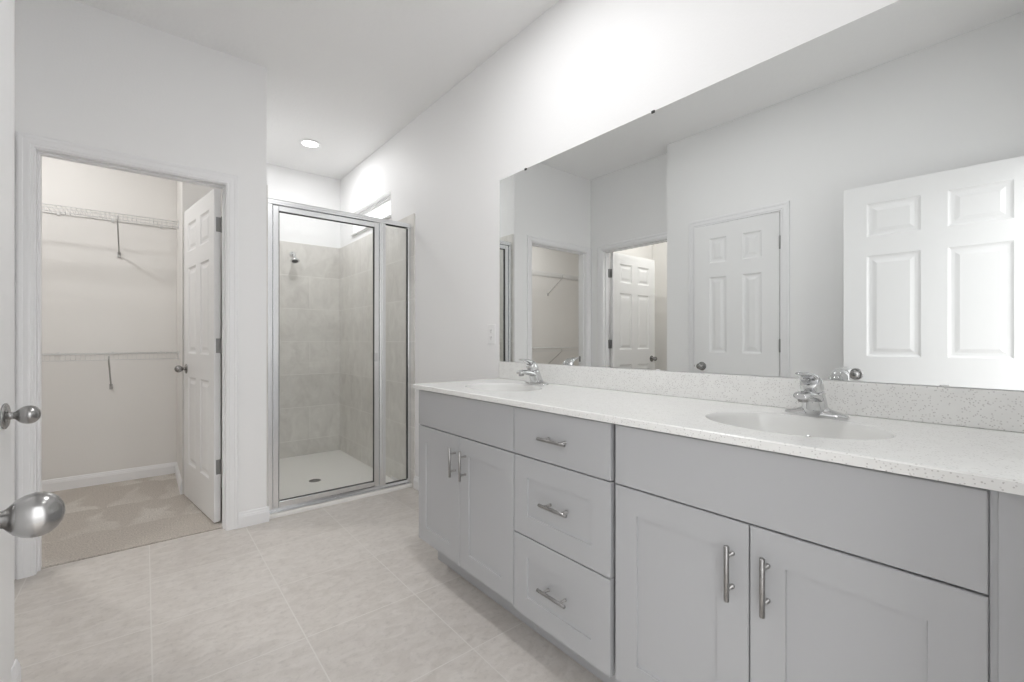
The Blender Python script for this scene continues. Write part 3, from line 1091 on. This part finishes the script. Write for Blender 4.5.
def ring_to_rect(cx, cy, rx0, rx1, ry0, ry1, z, flip):
    """faces between an oval and its rectangle"""
    pts, rec = [], []
    for k in range(NS):
        t = 2 * math.pi * k / NS
        x, y = oval(cx, cy, SA, SB, k)
        pts.append((x, y, z))
    # rectangle points, same angular order through corners
    for k in range(NS):
        t = 2 * math.pi * k / NS
        c, s_ = math.cos(t), math.sin(t)
        m = max(abs(c), abs(s_))
        u, v = c / m, s_ / m
        x = cx + (u * (rx1 - cx) if u > 0 else u * (cx - rx0))
        y = cy + (v * (ry1 - cy) if v > 0 else v * (cy - ry0))
        rec.append((x, y, z))
    fs = [(k, (k + 1) % NS, NS + (k + 1) % NS, NS + k) for k in range(NS)]
    if flip:
        fs = [f[::-1] for f in fs]
    return pts + rec, fs


bounds = [CY0, SINKS[0][1] - 0.26, SINKS[0][1] + 0.26, SINKS[1][1] - 0.26, SINKS[1][1] + 0.26, CY1]
ed = 0.003
for z, fl_ in ((CT1, False), (CT0, True)):
    for i in range(5):
        ya, yb = bounds[i], bounds[i + 1]
        x0 = XCT + (ed if z == CT1 else 0)
        if i in (1, 3):
            cx, cy = SINKS[0 if i == 1 else 1]
            v_, f_ = ring_to_rect(cx, cy, x0, XB, ya, yb, z, fl_)
            mb.add(v_, f_)
        else:
            yb_ = yb - (ed if (i == 4 and z == CT1) else 0)
            mb.add([(x0, ya, z), (XB, ya, z), (XB, yb_, z), (x0, yb_, z)], [(0, 1, 2, 3)])
for (cx, cy) in SINKS:
    v_ = [(*oval(cx, cy, SA, SB, k), CT1) for k in range(NS)] + [(*oval(cx, cy, SA, SB, k), CT0) for k in range(NS)]
    mb.add(v_, [(k, (k + 1) % NS, NS + (k + 1) % NS, NS + k) for k in range(NS)], True)
mb.add([(XCT + ed, CY0, CT1), (XCT + ed, CY1 - ed, CT1), (XCT, CY1, CT1 - ed), (XCT, CY0, CT1 - ed)], [(0, 1, 2, 3)])
mb.add([(XCT, CY0, CT1 - ed), (XCT, CY1, CT1 - ed), (XCT, CY1, CT0), (XCT, CY0, CT0)], [(0, 1, 2, 3)])
mb.add([(XCT + ed, CY1 - ed, CT1), (XB, CY1 - ed, CT1), (XB, CY1, CT1 - ed), (XCT, CY1, CT1 - ed)], [(0, 1, 2, 3)])
mb.add([(XCT, CY1, CT1 - ed), (XB, CY1, CT1 - ed), (XB, CY1, CT0), (XCT, CY1, CT0)], [(0, 1, 2, 3)])
mb.add([(XCT, CY0, CT1 - ed), (XCT + ed, CY0, CT1), (XB, CY0, CT1), (XB, CY0, CT0), (XCT, CY0, CT0)], [(0, 1, 2, 3, 4)])
mb.add([(XB, CY0, CT1), (XB, CY1 - ed, CT1), (XB, CY1, CT1 - ed), (XB, CY1, CT0), (XB, CY0, CT0)], [(0, 1, 2, 3, 4)])
tag(mb.build('countertop', M['quartz']), 'long white speckled quartz countertop on the grey vanity', 'countertop')
mb = MB().box((XW - 0.0205, CY0, CT1 + 0.0004), (XB, 2.026, 1.0015))
tag(mb.build('backsplash', M['quartz'], None, 0.002), 'low white speckled quartz backsplash under the mirror', 'backsplash')

# sinks
SINK_LABELS = ('oval white undermount sink nearest the entry, set in the quartz top', 'oval white undermount sink farther away, near the shower, set in the quartz top')
for (cx, cy), lab in zip(SINKS, SINK_LABELS):
    sk = thing('sink', lab, 'sink', (cx, cy, CT0), 0, 'oval vanity sinks')
    a, b = SA - 0.0006, SB - 0.0006
    zt = CT1 - CT0 - 0.0008
    prof = [(1.0, zt - 0.002), (0.994, zt), (0.984, zt - 0.0015), (0.968, zt - 0.012), (0.945, zt - 0.030), (0.90, zt - 0.060), (0.80, zt - 0.094), (0.64, zt - 0.120), (0.44, zt - 0.136), (0.24, zt - 0.1435), (0.10, zt - 0.146)]
    outp = [(0.10, -0.135), (0.30, -0.132), (0.55, -0.118), (0.78, -0.092), (0.90, -0.060), (0.95, -0.030), (0.975, -0.010), (1.0, 0.004)]
    vs, fs = [], []
    full = prof + outp
    for (r, z) in full:
        for k in range(NS):
            t = 2 * math.pi * k / NS
            vs.append((a * r * math.cos(t), b * r * math.sin(t), z))
    for i in range(len(full) - 1):
        if i == len(prof) - 1:
            pass
        for k in range(NS):
            k2 = (k + 1) % NS
            fs.append((i * NS + k, i * NS + k2, (i + 1) * NS + k2, (i + 1) * NS + k))
    for k in range(NS):
        k2 = (k + 1) % NS
        i = len(full) - 1
        fs.append((i * NS + k, i * NS + k2, k2, k))
    MB().add(vs, fs, True).build('bowl', M['china'], sk)
    MB().lathe([(0.0, -0.1425), (0.012, -0.1425), (0.019, -0.1435), (0.022, -0.146), (0.020, -0.17)], 28, Matrix.Translation((0, 0, 0.0215))).build('drain', M['chrome'], sk)
    ov = aim((SA * 0.905, 0, -0.038), (SA * 0.905 - 1, 0, 0.42 - 0.038))
    MB().lathe([(0.0, 0.003), (0.006, 0.003), (0.011, 0.002), (0.012, -0.004)], 20, ov).build('overflow_cover', M['chrome'], sk)


# faucets: spout and lever point to -x, towards the room
def faucet(label, y):
    ft = thing('faucet', label, 'faucet', (1.492, y, CT1), 0, 'chrome single-lever faucets')
    # base: long oval plate swelling up into the body
    vs, fs = [], []
    prof = [(1.0, 0.0), (1.0, 0.005), (0.96, 0.009), (0.80, 0.0125), (0.60, 0.0165), (0.44, 0.022), (0.335, 0.030)]
    seg = 48
    for r, z in prof:
        for k in range(seg):
            t = 2 * math.pi * k / seg
            c, s_ = math.cos(t), math.sin(t)
            ex = 0.0275 * (0.75 + 0.25 * r) * math.copysign(abs(c) ** 0.8, c)
            ey = 0.079 * r * math.copysign(abs(s_) ** 0.9, s_)
            vs.append((ex, ey, z))
    n_ = len(prof)
    for i in range(n_ - 1):
        for k in range(seg):
            k2 = (k + 1) % seg
            fs.append((i * seg + k, i * seg + k2, (i + 1) * seg + k2, (i + 1) * seg + k))
    fs.append(tuple(range(seg))[::-1])
    fs.append(tuple(range((n_ - 1) * seg, n_ * seg)))
    mb = MB().add(vs, fs, True)
    mb.build('base_plate', M['chrome'], ft)
    def loft(rows, seg=32, p=1.0):
        # rows: centre x, centre z, tilt of the section, half thickness along x, half width along y
        vs, fs = [], []
        for cx, cz, tilt, hx, hy in rows:
            ct, st = math.cos(tilt), math.sin(tilt)
            for k in range(seg):
                t = 2 * math.pi * k / seg
                c, q = math.cos(t), math.sin(t)
                u = hx * math.copysign(abs(c) ** p, c)
                vs.append((cx + u * ct, hy * math.copysign(abs(q) ** p, q), cz + u * st))
        for i in range(len(rows) - 1):
            for k in range(seg):
                k2 = (k + 1) % seg
                fs.append((i * seg + k, i * seg + k2, (i + 1) * seg + k2, (i + 1) * seg + k))
        m = MB().add(vs, fs, True)
        m.add(vs[:seg], [tuple(range(seg))[::-1]])
        m.add(vs[-seg:], [tuple(range(seg))])
        return m
    # body: a stout column leaning towards the sink, carrying a short broad spout
    loft([(0.0, 0.006, 0, 0.0315, 0.0350), (-0.003, 0.022, 0.05, 0.0300, 0.0325), (-0.009, 0.040, 0.15, 0.0290, 0.0305),
          (-0.016, 0.057, 0.25, 0.0280, 0.0290), (-0.022, 0.069, 0.32, 0.0275, 0.0282), (-0.0245, 0.0735, 0.36, 0.0245, 0.0255)]).build('body', M['chrome'], ft)
    loft([(-0.012, 0.046, 1.75, 0.0165, 0.0285), (-0.036, 0.0545, 1.78, 0.0150, 0.0270), (-0.062, 0.0615, 1.75, 0.0128, 0.0252), (-0.088, 0.0650, 1.62, 0.0112, 0.0240),
          (-0.106, 0.0645, 1.50, 0.0102, 0.0225), (-0.116, 0.0630, 1.42, 0.0086, 0.0185), (-0.1205, 0.0620, 1.40, 0.0055, 0.0110)], 32, 0.85).build('spout', M['chrome'], ft)
    MB().lathe([(0.0, -0.0095), (0.0105, -0.0095), (0.0125, -0.007), (0.0130, 0.004)], 24, Matrix.Translation((-0.100, 0, 0.0565))).build('aerator', M['nickel'], ft)
    # handle: a hood that sweeps up and forward into a flat lever
    hd_ = loft([(-0.0240, 0.0745, 0.36, 0.0270, 0.0275), (-0.0262, 0.0800, 0.42, 0.0282, 0.0285), (-0.0300, 0.0880, 0.52, 0.0275, 0.0280), (-0.0365, 0.0965, 0.72, 0.0250, 0.0265),
                (-0.0460, 0.1060, 1.00, 0.0195, 0.0245)], 32, 0.9).build('handle', M['chrome'], ft)
    loft([(-0.0380, 0.1020, 1.05, 0.0175, 0.0240), (-0.0540, 0.1130, 1.30, 0.0110, 0.0228), (-0.0720, 0.1195, 1.44, 0.0070, 0.0218), (-0.0900, 0.1230, 1.50, 0.0052, 0.0212),
          (-0.1000, 0.1240, 1.52, 0.0046, 0.0190), (-0.1050, 0.1242, 1.52, 0.0030, 0.0120)], 28, 0.85).build('lever', M['chrome'], hd_)
    MB().lathe([(0.0045, 0.0), (0.0045, 0.0012), (0.0, 0.0016)], 14, aim((-0.0545, 0, 0.0885), (-1.0545, 0, 0.0))).build('screw_cap', M['dark'], hd_)
    return ft


faucet('chrome single-lever faucet behind the sink nearest the entry', 0.432)
faucet('chrome single-lever faucet behind the farther sink, near the shower', 1.614)

# mirror
mir = thing('wall_mirror', 'wide frameless mirror on the wall above the quartz backsplash', 'mirror', (XW, 1.0, 1.003))
MB().box((-0.0055, -1.016, 0.0005), (-0.0005, 1.034, 1.047)).build('glass', M['mirror'], mir)
for (yy, zz, mt) in ((1.806, 1.047, 'black'), (1.025, 1.047, 'black'), (0.174, 0.0005, 'clear'), (1.002, 0.0005, 'clear'), (1.806, 0.0005, 'clear')):
    y_ = yy - 1.0
    mb = MB()
    if mt == 'black':
        mb.box((-0.0085, y_ - 0.007, zz + 0.0002), (-0.0005, y_ + 0.007, zz + 0.003)).box((-0.0085, y_ - 0.007, zz - 0.007), (-0.0057, y_ + 0.007, zz + 0.0002))
    else:
        mb.box((-0.0080, y_ - 0.009, zz - 0.0012), (-0.0057, y_ + 0.009, zz + 0.0035))
    c = mb.build('clip', M[mt], mir, 0.0006)
    c['label'] = 'small black clip on the top edge' if mt == 'black' else 'small clear clip on the bottom edge'

# outlet beside the mirror
ot = thing('wall_outlet', 'white duplex outlet on the wall just beyond the mirror', 'outlet', (XW, 2.1155, 1.160))
MB().box((-0.006, -0.0365, -0.0585), (-0.0003, 0.0365, 0.0585)).build('plate', M['plate'], ot, 0.002)
for zc in (-0.0205, 0.0205):
    r_ = MB().box((-0.0078, -0.0165, zc - 0.0145), (-0.0061, 0.0165, zc + 0.0145)).build('receptacle', M['plate'], ot, 0.0012)
    mb = MB()
    for yy in (-0.0065, 0.0065):
        mb.box((-0.0080, yy - 0.001, zc - 0.002), (-0.0079, yy + 0.001, zc + 0.007))
    mb.box((-0.0080, -0.0022, zc - 0.010), (-0.0079, 0.0022, zc - 0.0055))
    mb.build('slots', M['black'], r_)


# ------------------------------------------------------------------ closet shelves
def wire_shelf(label, zdeck, xbr):
    ws = thing('wire_shelf', label, 'shelf', (0, 0, zdeck), 0, 'wire shelves in the closet')
    x0, x1 = -2.28, CHX - 0.004
    yb, yf = CBK - 0.006, CBK - 0.300
    mb = MB()
    nw = int((x1 - x0) / 0.0254)
    for k in range(nw + 1):
        x = x0 + 0.0254 * k
        if x > x1:
            break
        mb.tube([(x, yb, 0.002), (x, yf, 0.002), (x, yf - 0.001, -0.002), (x, yf - 0.001, -0.046)], 0.00115, 5)
    for (y, z, r) in ((yb, -0.001, 0.0028), (yf + 0.10, -0.0015, 0.0024), (yf + 0.003, -0.0025, 0.003), (yf + 0.001, -0.046, 0.0032)):
        mb.tube([(x0, y, z), (x1, y, z)], r, 6)
    mb.build('rack', M['wire'], ws)
    for x in xbr:
        b = MB()
        b.tube([(x, yf - 0.002, -0.018), (x, yf - 0.004, -0.052), (x, yf + 0.012, -0.062), (x, CBK - 0.012, -0.258)], 0.0050, 8)
        b.box((x - 0.010, CBK - 0.012, -0.285), (x + 0.010, CBK - 0.0005, -0.245))
        b.build('brace', M['brace'], ws)
    for k in range(6):
        x = x1 - 0.10 - k * 0.30
        MB().box((x - 0.008, CBK - 0.012, -0.012), (x + 0.008, CBK - 0.0003, 0.010)).build('wall_clip', M['wire'], ws, 0.001)
    MB().box((x1 - 0.002, yf - 0.006, -0.052), (x1 + 0.0035, yf + 0.03, 0.012)).build('end_bracket', M['wire'], ws, 0.001)
    return ws


wire_shelf('white wire shelf with a diagonal brace, the upper one in the closet', 2.066, (-0.152, -1.385))
wire_shelf('white wire shelf with a diagonal brace, the lower one in the closet', 1.027, (-0.200, -1.37))


# ------------------------------------------------------------------ ceiling cans
def recessed_light(label, spec, group):
    x, y, watts, size, col = spec
    rl = thing('recessed_light', label, 'ceiling light', (x, y, CEIL), 0, group)
    MB().lathe([(0.062, -0.0005), (0.088, -0.0005), (0.090, -0.003), (0.086, -0.006), (0.068, -0.007), (0.063, -0.005), (0.062, -0.0005)], 40, cap=False).build('trim_ring', M['trim'], rl)
    MB().lathe([(0.0, -0.0045), (0.040, -0.0043), (0.0625, -0.0035), (0.0625, -0.0006)], 40).build('lens', M['lens'], rl)
    ld = bpy.data.lights.new('lamp', 'AREA')
    ld.shape = 'DISK'
    ld.size = size
    ld.energy = watts
    ld.color = col
    ld.spread = math.radians(180)
    lo = bpy.data.objects.new('lamp', ld)
    COL.objects.link(lo)
    lo.parent = rl
    lo.location = (0, 0, -0.009)
    return rl


recessed_light('round recessed ceiling light over the shower', CANS['shower'], None)
recessed_light('unseen recessed ceiling light added over the near sink', CANS['vanity'], None)
recessed_light('round recessed ceiling light over the farther sink', CANS['centre'], None)
recessed_light('round recessed ceiling light inside the closet', CANS['closet'], None)
recessed_light('round recessed ceiling light inside the toilet room', CANS['toilet'], None)
